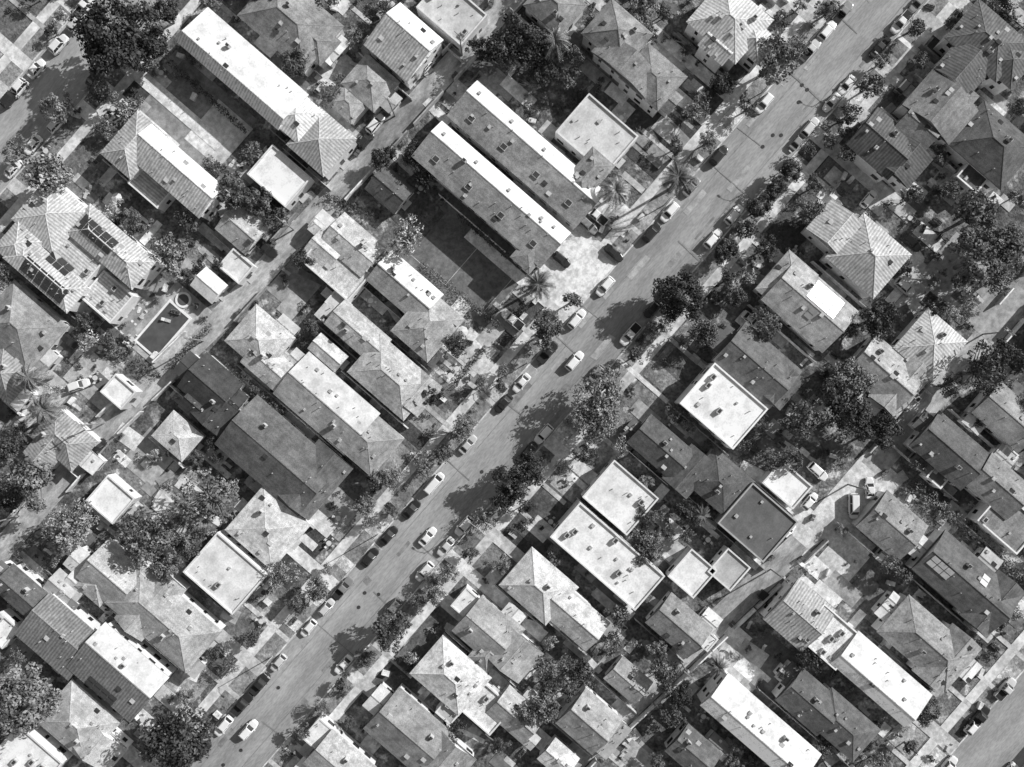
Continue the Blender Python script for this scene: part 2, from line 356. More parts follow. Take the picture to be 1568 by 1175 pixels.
house('mediterranean_villa',[(78,330,85,88,'h',6.0),(170,378,135,58,'h',6.0),(70,418,130,52,'h',5.9),(118,385,85,70,'f',5.2),(165,455,60,55,'f',3.4),(30,375,55,60,'h',5.6)],'tile','l',.75,solar=[(148,358,3,5,.05),(66,428,3,6,.05),(88,402,2,3,.05)])
house('bungalow',[(32,500,110,95,'h',3.8)],'shingle','m')
house('bungalow',[(10,572,70,70,'h',3.6)],'tile','g')
house('flat_roof_shed',[(182,600,42,36,'f',2.8)],'flat','w',clut=0)
house('bungalow',[(98,672,85,62,'h',3.6),(70,690,50,50,'G',3.3)],'tile','g')
house('garden_shed',[(320,437,44,38,'g',2.8)],'flat','w',chim=0,clut=0)
house('carport',[(362,408,42,36,'f',2.6)],'flat','l',chim=0,clut=0)
# --- block B
house('bungalow',[(850,8,75,65,'h',4.5)],'shingle','m')
house('two_storey_house',[(945,52,85,72,'H',6.4),(1000,118,80,70,'h',6.0),(960,100,110,40,'G',6.1),(1020,150,40,36,'g',3.4)],'shingle','m',.65)
house('tile_roof_house',[(1118,32,100,90,'h',6.2),(1155,62,60,50,'H',5.8),(1100,70,50,40,'g',5.6)],'tile','l')
house('flat_roof_building',[(914,206,100,78,'f',4.6)],'flat','l',clut=10)
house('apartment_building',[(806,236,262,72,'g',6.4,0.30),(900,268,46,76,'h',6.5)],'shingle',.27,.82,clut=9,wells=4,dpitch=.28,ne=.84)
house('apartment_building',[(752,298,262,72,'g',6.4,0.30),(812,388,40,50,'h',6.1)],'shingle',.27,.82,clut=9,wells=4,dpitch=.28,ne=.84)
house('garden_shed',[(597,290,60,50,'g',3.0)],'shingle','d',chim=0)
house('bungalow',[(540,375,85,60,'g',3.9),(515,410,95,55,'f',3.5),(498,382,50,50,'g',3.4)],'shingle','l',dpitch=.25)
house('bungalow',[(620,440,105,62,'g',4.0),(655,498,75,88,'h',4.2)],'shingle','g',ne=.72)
house('bungalow',[(548,508,95,50,'g',3.9),(600,578,115,78,'h',4.1),(640,600,50,60,'G',3.7)],'shingle','g')
house('garage',[(502,540,56,32,'g',2.9)],'shingle','l',chim=0,clut=1)
house('bungalow',[(398,520,80,75,'h',3.9),(412,560,75,50,'g',3.6)],'shingle','l')
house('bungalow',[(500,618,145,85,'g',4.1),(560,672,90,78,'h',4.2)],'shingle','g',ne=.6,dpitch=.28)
house('large_bungalow',[(425,698,170,100,'g',4.2),(480,735,70,105,'G',4.0)],'shingle',.17)
house('hip_roof_house',[(410,808,95,92,'h',3.8)],'shingle','l',dpitch=.18)
house('flat_roof_house',[(345,878,100,80,'f',4.0)],'flat','w')
house('bungalow',[(322,590,75,70,'g',4.0),(330,632,60,50,'G',3.8),(300,620,40,40,'g',3.4)],'shingle','k')
house('garage',[(272,668,62,52,'h',3.0)],'shingle','l',chim=0,dpitch=.2)
house('flat_roof_garage',[(170,765,55,52,'f',3.0)],'flat','w',clut=1)
house('bungalow',[(172,880,80,80,'g',3.9),(150,895,50,50,'H',3.6)],'shingle','g')
house('bungalow',[(250,945,165,85,'h',4.2),(230,925,56,105,'G',4.0)],'shingle','g')
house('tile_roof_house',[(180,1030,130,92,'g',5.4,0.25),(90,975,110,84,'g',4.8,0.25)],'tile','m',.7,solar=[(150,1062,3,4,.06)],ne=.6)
house('bungalow',[(45,918,110,50,'g',3.9)],'shingle','d')
house('garden_shed',[(95,900,45,40,'g',3.0)],'flat','l',chim=0)
house('bungalow',[(120,1105,100,85,'h',4.0),(150,1140,80,50,'G',3.8)],'shingle','l')
house('white_building',[(40,1165,90,70,'f',4.2)],'flat','w')
house('flat_roof_shed',[(3,965,40,40,'f',3)],'flat','w')
# --- block C
house('tile_roof_house',[(1512,62,105,80,'h',5.8),(1475,105,70,60,'G',5.5),(1545,95,60,60,'h',5.4)],'tile','d')
house('tile_roof_house',[(1440,165,95,70,'G',5.6),(1408,195,60,60,'g',5.3),(1465,150,50,50,'H',5.2)],'shingle','m')
house('tile_roof_house',[(1352,220,85,75,'g',5.2),(1385,245,66,60,'G',5.0)],'tile','d')
house('hip_roof_house',[(1520,222,110,88,'h',5.0),(1495,265,40,50,'f',3.6)],'shingle','d',.8)
house('pyramid_roof_house',[(1330,392,98,90,'h',5.2),(1282,352,75,60,'G',5.0)],'tile','l',.75)
house('solar_roof_house',[(1240,468,125,85,'g',4.2),(1205,432,60,80,'h',4.0)],'shingle','g',solar=[(1264,458,4,4,.45),(1240,480,2,1,.4)],dpitch=.3)
house('bungalow',[(1160,560,115,78,'g',4.2),(1195,590,50,60,'G',3.9)],'shingle','d')
house('flat_roof_house',[(1108,622,108,82,'f',5.6)],'flat','w',.85,clut=10)
house('hip_roof_house',[(1425,528,80,82,'h',4.2)],'tile','l')
house('bungalow',[(1355,572,100,75,'g',4.0),(1380,590,56,90,'G',3.8)],'shingle','g')
house('bungalow',[(1012,685,90,58,'g',4.0),(1055,722,50,70,'G',3.7)],'shingle','d')
house('bungalow',[(1102,738,80,72,'h',3.8)],'shingle','d')
house('flat_roof_house',[(950,762,90,75,'f',4.2)],'flat','w')
house('flat_roof_apartment_building',[(930,852,172,70,'f',5.4)],'flat','w')
house('flat_roof_building',[(1160,800,92,82,'f',4.2)],'flat','d',.4)
house('flat_roof_garage',[(1060,878,52,56,'f',3.0)],'flat','w',clut=1)
house('flat_roof_garage',[(1116,872,46,48,'f',3.0)],'flat','g',clut=1)
house('bungalow',[(825,898,95,78,'h',4.0),(880,945,95,58,'g',3.8),(845,905,120,44,'f',3.5)],'shingle','l')
house('bungalow',[(1040,958,85,62,'g',3.6)],'shingle','m')
house('bungalow',[(745,965,80,72,'g',4.0),(785,1000,75,60,'G',3.8),(760,985,40,90,'H',3.7)],'shingle','g')
house('bungalow',[(690,1035,100,78,'h',4.0),(740,1080,75,56,'f',3.4)],'shingle','l')
house('bungalow',[(790,1095,75,55,'g',3.6)],'shingle','g')
house('bungalow',[(625,1120,110,85,'g',4.0),(680,1160,80,60,'G',3.8)],'shingle','m')
house('gable_house',[(902,1105,75,72,'g',4.6)],'shingle','g')
house('garden_shed',[(855,1162,50,44,'g',3)],'shingle','l',chim=0)
house('bungalow',[(520,1172,90,70,'g',3.9)],'shingle','g')
house('garage',[(962,1042,62,46,'g',3)],'shingle','g',chim=0)
house('carport',[(1205,742,62,46,'f',2.8)],'flat','w',clut=0)
# --- block D
house('bungalow',[(1455,690,105,72,'g',4.2)],'shingle','d',.8)
house('bungalow',[(1530,745,85,65,'g',4.4),(1545,800,80,60,'f',4.0)],'shingle','m',.8)
house('bungalow',[(1366,806,84,74,'g',4.0)],'shingle','m')
house('bungalow',[(1480,892,155,80,'g',4.2),(1520,925,56,92,'G',4.0)],'shingle','d',solar=[(1438,868,2,3,.6),(1508,888,2,1,.6)])
house('bungalow',[(1420,985,140,76,'h',4.1),(1450,1010,60,96,'G',3.9)],'shingle','m')
house('tile_roof_house',[(1225,942,78,84,'g',5.6)],'tile','g',.75)
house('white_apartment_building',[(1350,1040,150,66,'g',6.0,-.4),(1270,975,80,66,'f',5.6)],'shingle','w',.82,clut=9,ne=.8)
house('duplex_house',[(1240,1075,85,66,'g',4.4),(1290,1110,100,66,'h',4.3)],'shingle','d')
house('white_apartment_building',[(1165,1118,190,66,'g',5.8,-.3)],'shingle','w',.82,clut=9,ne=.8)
house('bungalow',[(1062,1152,70,56,'g',3.8)],'shingle','d')
house('bungalow',[(1545,638,95,66,'g',4.2)],'shingle','m')
for t in (-1150,-1010,-740,-600,-340,-190,190,330,560,710,1010,1150):
    s=-1500
    while s<1500:
        x,y=ST(s,t); px=x/S+784; py=587.5-y/S
        ox=max(-px,px-1568,0); oy=max(-py,py-1175,0); o=max(ox,oy)
        if 62<o<300:
            house('suburban_house',[(px,py,random.uniform(90,130),random.uniform(65,85),random.choice('hhgf'),random.choice((4,4.2,5.6)))],random.choice(('shingle','tile')),random.choice('wlgmmd'))
        s+=random.uniform(100,120)
# ---------------------------------------------------------------- vegetation templates
def unit(n):
    v=rng.normal(size=(n,3)); return v/np.linalg.norm(v,axis=1)[:,None]
def leafquads(c,d,size):
    n=len(c); nn=d+0.75*unit(n)+np.array([0,0,.3]); nn/=np.linalg.norm(nn,axis=1)[:,None]
    t=np.cross(nn,unit(n)); t/=np.linalg.norm(t,axis=1)[:,None]; b=np.cross(nn,t)
    s=size*rng.uniform(.6,1.3,(n,1)); w=s*rng.uniform(.5,.9,(n,1))
    return np.stack([c-t*s,c+b*w*.8-t*s*.1,c+t*s,c-b*w*.8+t*s*.15],axis=1)
def tree_mesh(name,R,hc,nc,nl,leaf,zs=.75,cr=(.22,.42),sparse=False,lobes=0.25):
    b=MB(); ph=rng.uniform(0,6.28,3)
    d=unit(nc); d[:,2]=np.abs(d[:,2])*1.0-.25
    ang=np.arctan2(d[:,1],d[:,0]); lob=1+lobes*(np.sin(2*ang+ph[0])*.5+np.sin(3*ang+ph[1])*.5)+rng.uniform(-.12,.12,nc)
    rad=R*rng.uniform(.3,.8,nc)**0.7*lob
    cen=d*rad[:,None]*np.array([1,1,zs])+np.array([0,0,hc])
    crs=R*rng.uniform(cr[0],cr[1],nc)
    tr=R*.055+.06
    b.tube([(0,0,-.2),(0.02*R,0,.3),(.05*R,.03*R,hc*.45),(.02*R,-.02*R,hc*.75)],[tr*1.5,tr*1.1,tr*.85,tr*.6],8,0)
    for i in range(0,nc,1 if sparse else 3):
        c=Vector(cen[i]); s=Vector((.04*R,.02*R,hc*random.uniform(.4,.7))); mid=(s+c)/2+Vector((0,0,-.08*R)); b.tube([s,mid,c],[tr*.45,tr*.3,tr*.1],5,0,False)
    idx=rng.integers(0,nc,nl); dd=unit(nl); rr=rng.uniform(.35,1,nl)**.6
    pos=cen[idx]+dd*(rr*crs[idx])[:,None]*np.array([1,1,.8])
    b.quads(leafquads(pos,dd,leaf),1)
    return b.mesh(name,['bark','leaf'])
BIG=[tree_mesh('big_tree%d'%i,7,8.2,64,5200,.34,lobes=.25,cr=(.16,.32)) for i in range(3)]
MED=[tree_mesh('med_tree%d'%i,4,5.6,36,2500,.26,lobes=.35,cr=(.17,.36)) for i in range(5)]
SML=[tree_mesh('small_tree%d'%i,2.3,3.5,20,950,.2,lobes=.35) for i in range(4)]
SHR=[tree_mesh('shrub%d'%i,1.3,.8,10,240,.17,zs=.6,lobes=.4) for i in range(4)]
SPA=[tree_mesh('sparse_tree%d'%i,4.5,6,46,1200,.24,cr=(.12,.24),sparse=True,lobes=.4) for i in range(2)]
def palm_mesh(R,h):
    b=MB(); b.tube([(0,0,-.2),(.1,0,h*.5),(0,.1,h)],[.32,.22,.17],8,0)
    for k in range(34):
        a=k*2.399+random.uniform(-.2,.2); el=random.uniform(-.35,1.0); L=R*random.uniform(.8,1.1); dx,dy=math.cos(a),math.sin(a)
        pts=[]
        for j in range(7):
            f=j/6; rr=L*f*math.cos(el*(1-f*.5)); pts.append(Vector((dx*rr,dy*rr+.1,h+L*(math.sin(el)*f-.75*f*f))))
        b.tube(pts,[.05]*6+[.02],4,0,False)
        for j in range(1,7):
            for sd in (-1,1):
                for q in (0,.5):
                    p=pts[j-1].lerp(pts[j],.5+q); dr=(pts[j]-pts[j-1]).normalized(); sdv=Vector((-dy,dx,0))*sd
                    tip=p+(sdv*.9+dr*.7)*R*.22*(1.1-j/9)+Vector((0,0,-.2)); w=dr*.09
                    b.face([p-w,p+w,tip+w*.4,tip-w*.4],1)
    return b.mesh('palm',['bark','leaf'])
PALM=[palm_mesh(3.2,9),palm_mesh(2.6,6.5)]
def plant(name,px,py,r,kind,tone,squash=1.0):
    T,R,hc={'B':(BIG,7,8.2),'M':(MED,4,5.6),'S':(SML,2.3,3.5),'s':(SHR,1.3,.8),'X':(SPA,4.5,6),'P':(PALM,3.2,9),'p':(PALM,2.6,6.5)}[kind]
    sc=r*S/R; hz=hc*sc; k=(H-hz)/H; sc*=k
    me=PALM[0] if kind=='P' else PALM[1] if kind=='p' else random.choice(T)
    x,y=P(px,py,hz)
    if kind in 'Pp': sc=max(.8,sc); x,y=P(px,py,hc*sc)
    return obj(name,me,(x,y,0),random.uniform(0,6.28),(sc*random.uniform(.93,1.07),sc*random.uniform(.93,1.07),sc*squash),tone)
TR='''170 48 66 B 4|215 88 28 M 5|85 165 28 M 13|65 265 40 M 14|250 18 28 M 5|325 255 18 S 8|455 93 27 M 8|385 235 20 S 8|360 295 32 M 6|397 312 24 M 7|425 337 20 S 7|205 340 25 M 8|285 340 20 S 8|265 388 30 M 11|285 422 14 S 6
65 625 27 p 12|45 578 25 p 10|50 738 40 M 9|105 805 42 B 17|225 820 44 B 10|255 870 26 M 9|310 765 50 X 8|318 722 10 s 22|35 1080 58 B 12|270 1135 60 B 5|430 880 27 X 16|488 900 23 M 8|600 965 33 M 6|620 365 36 X 20|475 502 15 S 7|660 605 20 M 5|712 653 26 X 12|650 718 20 X 14|825 435 25 p 7|840 505 29 M 6
772 80 34 M 4|805 65 42 B 5|850 62 26 p 10|905 35 12 S 16|735 75 22 M 4|942 290 26 P 16|1040 272 28 P 5|1190 92 38 M 11|1110 130 22 M 4|1212 265 20 M 5|1188 290 21 M 5|1165 320 20 M 4|1145 350 18 S 5|1110 388 20 M 4|1332 130 23 M 7|1300 176 18 S 5|1402 40 18 S 6|1045 452 42 B 4|1020 462 24 M 4|915 610 46 B 13|912 645 40 B 13|795 735 34 M 4|812 712 26 M 4|770 757 24 M 4
1075 510 26 M 6|1347 490 30 M 5|1240 325 24 M 9|1432 470 20 M 5|1500 330 38 M 7|1540 372 32 M 7|1495 402 42 M 8|1530 430 28 X 8|1400 300 18 M 6|1232 640 36 M 8|1278 592 34 M 7|1312 580 28 M 12|1350 665 32 M 5|1300 640 38 B 5|1210 705 22 S 6|1185 705 18 S 8|1075 790 16 p 6|990 840 28 M 8|945 942 22 S 8|937 985 20 S 8|835 1025 20 S 8|830 1088 30 M 10|872 1060 17 S 8|1020 1030 27 M 8|892 1030 20 S 5|1050 780 20 S 5|960 650 10 S 12|685 880 22 X 12|1365 865 20 S 9|1382 882 18 S 6
1510 570 48 X 5|1100 1022 18 p 8|1040 1070 22 M 4|700 1120 17 S 5|20 680 26 M 6|640 245 26 M 4|652 272 22 M 4|1140 765 12 S 7|440 1100 16 S 9|560 1010 14 S 8|740 800 22 X 12|805 775 14 S 4|1535 15 24 M 5|1290 500 18 S 5|340 290 16 S 5|20 230 26 X 10|240 60 30 M 5|585 240 20 M 3|870 80 26 X 6|830 110 24 M 4|875 462 18 S 8|1275 20 20 X 5|1175 380 20 M 5|1120 425 18 S 6|770 570 14 X 12|500 870 10 S 12|640 700 12 s 14|15 745 30 X 6|165 520 14 S 6|130 490 14 S 7|180 335 14 S 5|1440 1000 10 S 5|1500 640 16 S 4|1405 712 14 S 6|1540 540 24 M 5|1455 590 24 X 6
1462 35 18 M 6|1408 95 16 M 8|1480 165 14 M 8|1440 240 16 M 8|1300 232 18 S 6|1560 165 18 M 7|1455 290 18 M 8|1480 480 18 X 10|1230 225 14 S 6|1255 95 18 X 8|1330 340 16 S 7|395 165 14 S 6|545 60 14 S 8|520 120 12 S 12|565 800 15 X 10|620 905 16 X 10|640 870 16 X 8|735 590 15 X 9|860 715 14 X 6|1085 215 20 X 8|1145 165 18 X 6|535 985 18 X 9|745 700 14 S 6|960 470 16 X 8|1000 420 14 S 7|975 545 16 S 6|1015 500 16 X 8|720 850 16 S 6|665 915 18 M 8|590 935 14 S 7|480 1075 18 X 8|520 1045 14 S 6|690 705 18 M 6|610 790 14 X 8|455 925 18 M 8|385 975 16 S 6|350 1020 18 X 8|1300 205 16 M 6|1350 95 14 S 6|1270 215 14 S 6'''
NB={'B':'broadleaf_tree','M':'leafy_tree','S':'small_tree','s':'shrub','X':'sparse_tree','P':'palm_tree','p':'palm_tree'}
for row in TR.replace('\n','|').split('|'):
    a=row.split(); px,py,r=float(a[0]),float(a[1]),float(a[2]); tn=float(a[4])/100
    s,t=toST(*P(px,py))
    if abs(t)<52: t=math.copysign(58,t); x,y=ST(s,t); px,py=x/S+784,587.5-y/S
    plant(NB[a[3]],px,py,r,a[3],tn*(1.2 if tn<.055 else 1.7))
def roadfree(x,y,m=4):
    s,t=toST(x,y)
    for tc in (-878,0,878):
        if abs(t-tc)<48+m: return False
        if 70-m/2<abs(t-tc)<90+m/2: return False
    if abs(t-pl(s,LA))<18+m or abs(t-pl(s,RA))<20+m: return False
    return True
KEEP=((620,800,315,475),(190,325,435,560),(830,945,370,470),(240,365,130,240),(1225,1375,705,800))
def kept(px,py): return any(a<px<b2 and c<py<d for a,b2,c,d in KEEP)
n=0
for i in range(4000):     # backyard trees
    px=random.uniform(-60,1630); py=random.uniform(-60,1235); x,y=P(px,py); r=random.uniform(13,25)
    if not roadfree(x,y,r*.5) or inrect(x,y,r*S*.35) or kept(px,py) or kept(px-20,py+12): continue
    k=random.choice('MMSX'); plant(NB[k],px,py,r,k,random.choice((.06,.08,.1,.13,.17,.22))); n+=1
    if n>78: break
n=0
for i in range(4000):
    px=random.uniform(-120,1690); py=random.uniform(-120,1290); x,y=P(px,py)
    k=random.random(); r=random.uniform(3.5,10) if k<.84 else random.uniform(11,17)
    if not roadfree(x,y,r*.6) or inrect(x,y,r*S*.45) or kept(px,py): continue
    plant('shrub' if k<.84 else 'small_tree',px,py,r,'s' if k<.84 else 'S',random.choice((.07,.09,.12,.16,.25,.35))); n+=1
    if n>760: break
for i in range(110):
    px=random.uniform(-250,1820); py=random.uniform(-250,1420)
    if -30<px<1598 and -30<py<1205: continue
    x,y=P(px,py)
    if roadfree(x,y,6) and not inrect(x,y,1): plant('leafy_tree',px,py,random.uniform(20,40),'M',random.choice((.05,.08,.14)))
def hedge(p,q,w,h,tone,name='hedge',dens=26):
    x0,y0=P(*p); x1,y1=P(*q); L=math.hypot(x1-x0,y1-y0); n=int(L*w*dens)+60; b=MB()
    c=np.stack([rng.uniform(-L/2,L/2,n),rng.uniform(-w/2,w/2,n),rng.uniform(.1,h,n)],1); c[:,1]*=1+.3*np.sin(c[:,0]*1.7); c[:,2]*=1+.15*np.sin(c[:,0]*2.3+1)
    d=np.stack([np.zeros(n),c[:,1]/w,c[:,2]/h*.8],1); b.quads(leafquads(c,d,.2),1)
    for k in range(int(L/1.2)+1): b.tube([(-L/2+k*1.2,0,-.1),(-L/2+k*1.2,.05,h*.7)],[.06,.03],5,0)
    obj(name,b.mesh(name,['bark','leaf']),((x0+x1)/2,(y0+y1)/2,0),math.atan2(y1-y0,x1-x0),col=tone*1.5)
for a in (((1395,742),(1470,805),2.6,2.6,.14),((1470,805),(1568,888),2.6,2.6,.14),((350,560),(440,632),1.6,4,.05),((128,492),(200,550),2.0,2,.07),((262,562),(325,498),1.4,1.4,.08),((208,552),(248,578),1.6,1.6,.07),((645,405),(765,500),1.6,2.4,.09),((700,330),(795,408),1.2,2.2,.05),
((500,300),(575,335),1.4,2,.05),((260,95),(380,205),1.2,2.4,.05),((745,530),(690,595),1.2,1,.08),((600,620),(660,640),1.2,1.2,.06),((960,810),(1010,855),1.5,2.5,.08),((860,1000),(905,1050),2,2.5,.09),((330,250),(420,330),1.5,2.2,.06),((1290,560),(1240,620),1.6,2,.06),((1120,660),(1175,700),1.4,2,.06),((530,700),(480,760),1,1,.1),((270,830),(330,880),1.2,2,.06),((1400,850),(1440,890),1.4,2,.06)):
    hedge(*a)
RC=list(RECT)
for (X,Y,a,c) in RC:
    if max(abs(X)/106,abs(Y)/80)>1.15 or c<4: continue
    if random.random()<.75:
        L=c*random.uniform(1.0,1.5); off=-(a+random.uniform(.7,1.6)); x=X+U[0]*off; y=Y+U[1]*off
        if not roadfree(x,y,0): continue
        L=min(L,9); b=MB(); b.box(-.05,.05,-L,L,0,1.7)
        for k in range(int(2*L/2.4)+1): b.box(-.08,.08,-L+k*2.4-.07,-L+k*2.4+.07,0,1.85)
        obj('wooden_fence',b.mesh('wooden_fence',['conc']),(x,y,0),TH,col=random.choice((.2,.4,.6,.75)))
for pts,hw in ((LA,20.5),(RA,22.5)):
    for sg in (-1,1):
        s=-1000
        while s<1000:
            L=random.uniform(30,75)
            t=pl(s+L/2,pts)+sg*hw; x,y=ST(s+L/2,t)
            if random.random()<.72 and not inrect(x,y,.2) and not (pts is RA and 180<s+L/2<340):
                b=MB(); b.box(-L*S/2,L*S/2,-.1,.1,0,1.7); b.box(-L*S/2,L*S/2,-.14,.14,1.7,1.78)
                sl=(pl(s+L,pts)-pl(s,pts))/L
                obj('garden_wall',b.mesh('garden_wall',['conc']),(x,y,0),TH-math.atan(sl),col=random.choice((.4,.6,.75,.8)))
            s+=L+random.choice((2,14,24))
n=0
for i in range(3000):
    px=random.uniform(0,1568); py=random.uniform(0,1175); x,y=P(px,py); s,t=toST(x,y)
    lv=random.uniform(10,60); wu=random.uniform(5,30)
    if not roadfree(x,y,14) or inrect(x,y,.2) or kept(px,py): continue
    if min(abs(t-tc) for tc in (-878,0,878))<110: continue
    slab('patio',px,py,lv,wu,'conc',random.choice((.15,.3,.4,.5,.6,.7)),0.078+.0006*(n%100),random.choice((0,0,0,90,random.uniform(-20,20)))); n+=1
    if n>340: break
def chair_mesh():
    b=MB(); n=12
    b.face([(.55*math.cos(j*.5236),.55*math.sin(j*.5236),.75) for j in range(n)]); b.tube([(0,0,0),(0,0,.74)],[.05,.05],6)
    for a in (0,1.57,3.14,4.71):
        cx,cy=math.cos(a)*1.0,math.sin(a)*1.0; b.box(cx-.22,cx+.22,cy-.22,cy+.22,.42,.46); ox,oy=math.cos(a)*.2,math.sin(a)*.2
        b.box(cx+ox-.04-abs(oy),cx+ox+.04+abs(oy),cy+oy-.04-abs(ox),cy+oy+.04+abs(ox),.46,.9)
        for u in (-.18,.18):
            for v in (-.18,.18): b.box(cx+u-.02,cx+u+.02,cy+v-.02,cy+v+.02,0,.42)
    return b.mesh('garden_table_with_chairs',['frame'])
def lounger():
    b=MB()
    for k in range(9): b.box(-.9+k*.14,-.9+k*.14+.1,-.32,.32,.34,.38)
    b.beam((.38,0,.38),(.95,0,.78),.32,.02)
    for u in (-.8,.3):
        for v in (-.28,.28): b.box(u-.03,u+.03,v-.03,v+.03,0,.34)
    return b.mesh('sun_lounger',['frame'])
def planter():
    b=MB(); b.box(-.9,.9,-.4,-.34,0,.5); b.box(-.9,.9,.34,.4,0,.5); b.box(-.9,-.84,-.34,.34,0,.5); b.box(.84,.9,-.34,.34,0,.5); b.box(-.84,.84,-.34,.34,0,.42,1)
    c=np.stack([rng.uniform(-.8,.8,90),rng.uniform(-.32,.32,90),rng.uniform(.4,.9,90)],1); b.quads(leafquads(c,unit(90),.12),2); return b.mesh('raised_planter',['wood','dark','leaf'])
def store():
    b=MB(); b.box(-.75,.75,-.4,.4,0,.8); b.face([(-.8,-.45,.81),(.8,-.45,.81),(.8,.45,1.0),(-.8,.45,1.0)]); b.face([(-.8,.45,.8),(.8,.45,.8),(.8,.45,1.0),(-.8,.45,1.0)]); b.box(-.1,.1,-.43,-.4,.5,.65,1); return b.mesh('storage_chest',['kerb','metal'])
CH=chair_mesh(); FUR=[('garden_table_with_chairs',CH),('sun_lounger',lounger()),('raised_planter',planter()),('storage_chest',store())]
for p in ((178,318),(690,575),(700,565),(872,733),(1090,770),(235,700),(205,520),(645,290),(1430,735),(520,75)):
    x,y=P(*p); obj('garden_table_with_chairs',CH,(x,y,.1),random.uniform(0,1.5))
n=0
for i in range(2500):
    px=random.uniform(0,1568); py=random.uniform(0,1175); x,y=P(px,py)
    if not roadfree(x,y,6) or inrect(x,y,1.1) or (kept(px,py) and px>400): continue
    nm,me=random.choice(FUR); obj(nm,me,(x,y,.1),TH+random.choice((0,1.57,.3,2)),col=.15); n+=1
    if n>210: break
def umbrella(px,py,r=1.2):
    x,y=P(px,py,2.4); b=MB(); n=8
    for j in range(n):
        a0,a1=j*2*math.pi/n,(j+1)*2*math.pi/n; b.face([(r*math.cos(a0),r*math.sin(a0),2.2),(r*math.cos(a1),r*math.sin(a1),2.2),(0,0,2.65)],0)
    b.tube([(0,0,0),(0,0,2.7)],[.04,.04],6,1)
    obj('patio_umbrella',b.mesh('patio_umbrella',['cloth','wood']),(x,y,0))
umbrella(178,303,1.1); umbrella(708,508,1.2)
slab('pool_deck',258,500,72,122,'conc',.42,.085)
x,y=P(250,505); b=MB(); a,c=5.2,2.6
b.box(-a-.45,a+.45,-c-.45,-c,0,.2,1); b.box(-a-.45,a+.45,c,c+.45,0,.2,1); b.box(-a-.45,-a,-c,c,0,.2,1); b.box(a,a+.45,-c,c,0,.2,1)
b.face([(-a,-c,.1),(a,-c,.1),(a,c,.1),(-a,c,.1)],0)
n=24
for j in range(n):
    a0,a1=j*2*math.pi/n,(j+1)*2*math.pi/n; cx,cy=a+2.2,.8
    b.face([(cx+1.2*math.cos(a0),cy+1.2*math.sin(a0),.3),(cx+1.2*math.cos(a1),cy+1.2*math.sin(a1),.3),(cx+1.65*math.cos(a1),cy+1.65*math.sin(a1),.3),(cx+1.65*math.cos(a0),cy+1.65*math.sin(a0),.3)],1)
    b.face([(cx+1.65*math.cos(a1),cy+1.65*math.sin(a1),.3),(cx+1.65*math.cos(a0),cy+1.65*math.sin(a0),.3),(cx+1.65*math.cos(a0),cy+1.65*math.sin(a0),0),(cx+1.65*math.cos(a1),cy+1.65*math.sin(a1),0)],1)
b.face([(a+2.2+1.2*math.cos(j*2*math.pi/n),.8+1.2*math.sin(j*2*math.pi/n),.26) for j in range(n)],0)
obj('swimming_pool',b.mesh('swimming_pool',['water','coping']),(x,y,.09),TH)
b=MB()
for k in range(60):
    a0=random.uniform(0,6.28); rr=random.uniform(0,4.8); cx,cy=rr*math.cos(a0),rr*math.sin(a0); q=random.uniform(.25,.45)
    b.face([(cx+q*math.cos(j*1.05),cy+q*math.sin(j*1.05),.12+.0007*k) for j in range(6)])
x,y=P(204,462); obj('stepping_stones',b.mesh('stepping_stones',['side']),(x,y,0))
for px,py,r in ((188,520,9),(200,535,8),(238,462,8),(300,470,9),(232,452,7),(312,488,8),(190,498,7)): plant('shrub',px,py,r,'s',.1)
for px,py in ((605,178),(312,522),(450,352),(160,648),(708,85),(1040,1010),(1180,872),(1298,742),(1430,592),(30,790),(1505,512)):
    x,y=P(px,py); b=MB(); b.tube([(0,0,-.2),(0,0,10.5)],[.17,.11],8,0); b.box(-.06,.06,-1.3,1.3,9.6,9.75); b.box(-.05,.05,-1,1,8.6,8.72); b.tube([(.3,0,7.4),(.3,0,8.3)],[.24,.24],8,1)
    for k in (-1.2,-.5,.5,1.2): b.tube([(0,k,9.75),(0,k,9.95)],[.05,.03],5,1)
    obj('utility_pole',b.mesh('utility_pole',['wood','metal']),(x,y,0),TH)
for px,py in ((1140,120),(1000,300),(765,520),(560,800),(400,990),(700,770),(880,610),(1190,250),(1320,110)):
    s,t=toST(*P(px,py)); x,y=ST(s,-52 if t<0 else 52); b=MB(); b.tube([(0,0,0),(0,0,8)],[.11,.07],8,0); sg=-1 if t>=0 else 1
    b.tube([(0,0,7.8),(0,-sg*1.0,8.3),(0,-sg*2.2,8.4)],[.05,.04,.04],6,0); b.box(-.12,.12,-sg*2.2-.35,-sg*2.2+.35,8.3,8.45,0)
    obj('street_lamp',b.mesh('street_lamp',['metal']),(x,y,0),TH)
def bins(px,py):
    x,y=P(px,py); b=MB()
    for k in (0,.75): 
        b.box(k-.26,k+.26,-.3,.3,.08,.95); b.box(k-.3,k+.3,-.36,.33,.95,1.03); b.tube([(k-.2,-.3,.1),(k+.2,-.3,.1)],[.1,.1],8)
    obj('wheelie_bins',b.mesh('wheelie_bins',['door']),(x,y,.04),TH+random.uniform(-.3,.3))
for k in range(26):
    s=random.uniform(-700,600); pts,hw=random.choice(((LA,15),(RA,16))); t=pl(s,pts)+random.choice((-1,1))*hw; x,y=ST(s,t); bins(x/S+784,587.5-y/S)
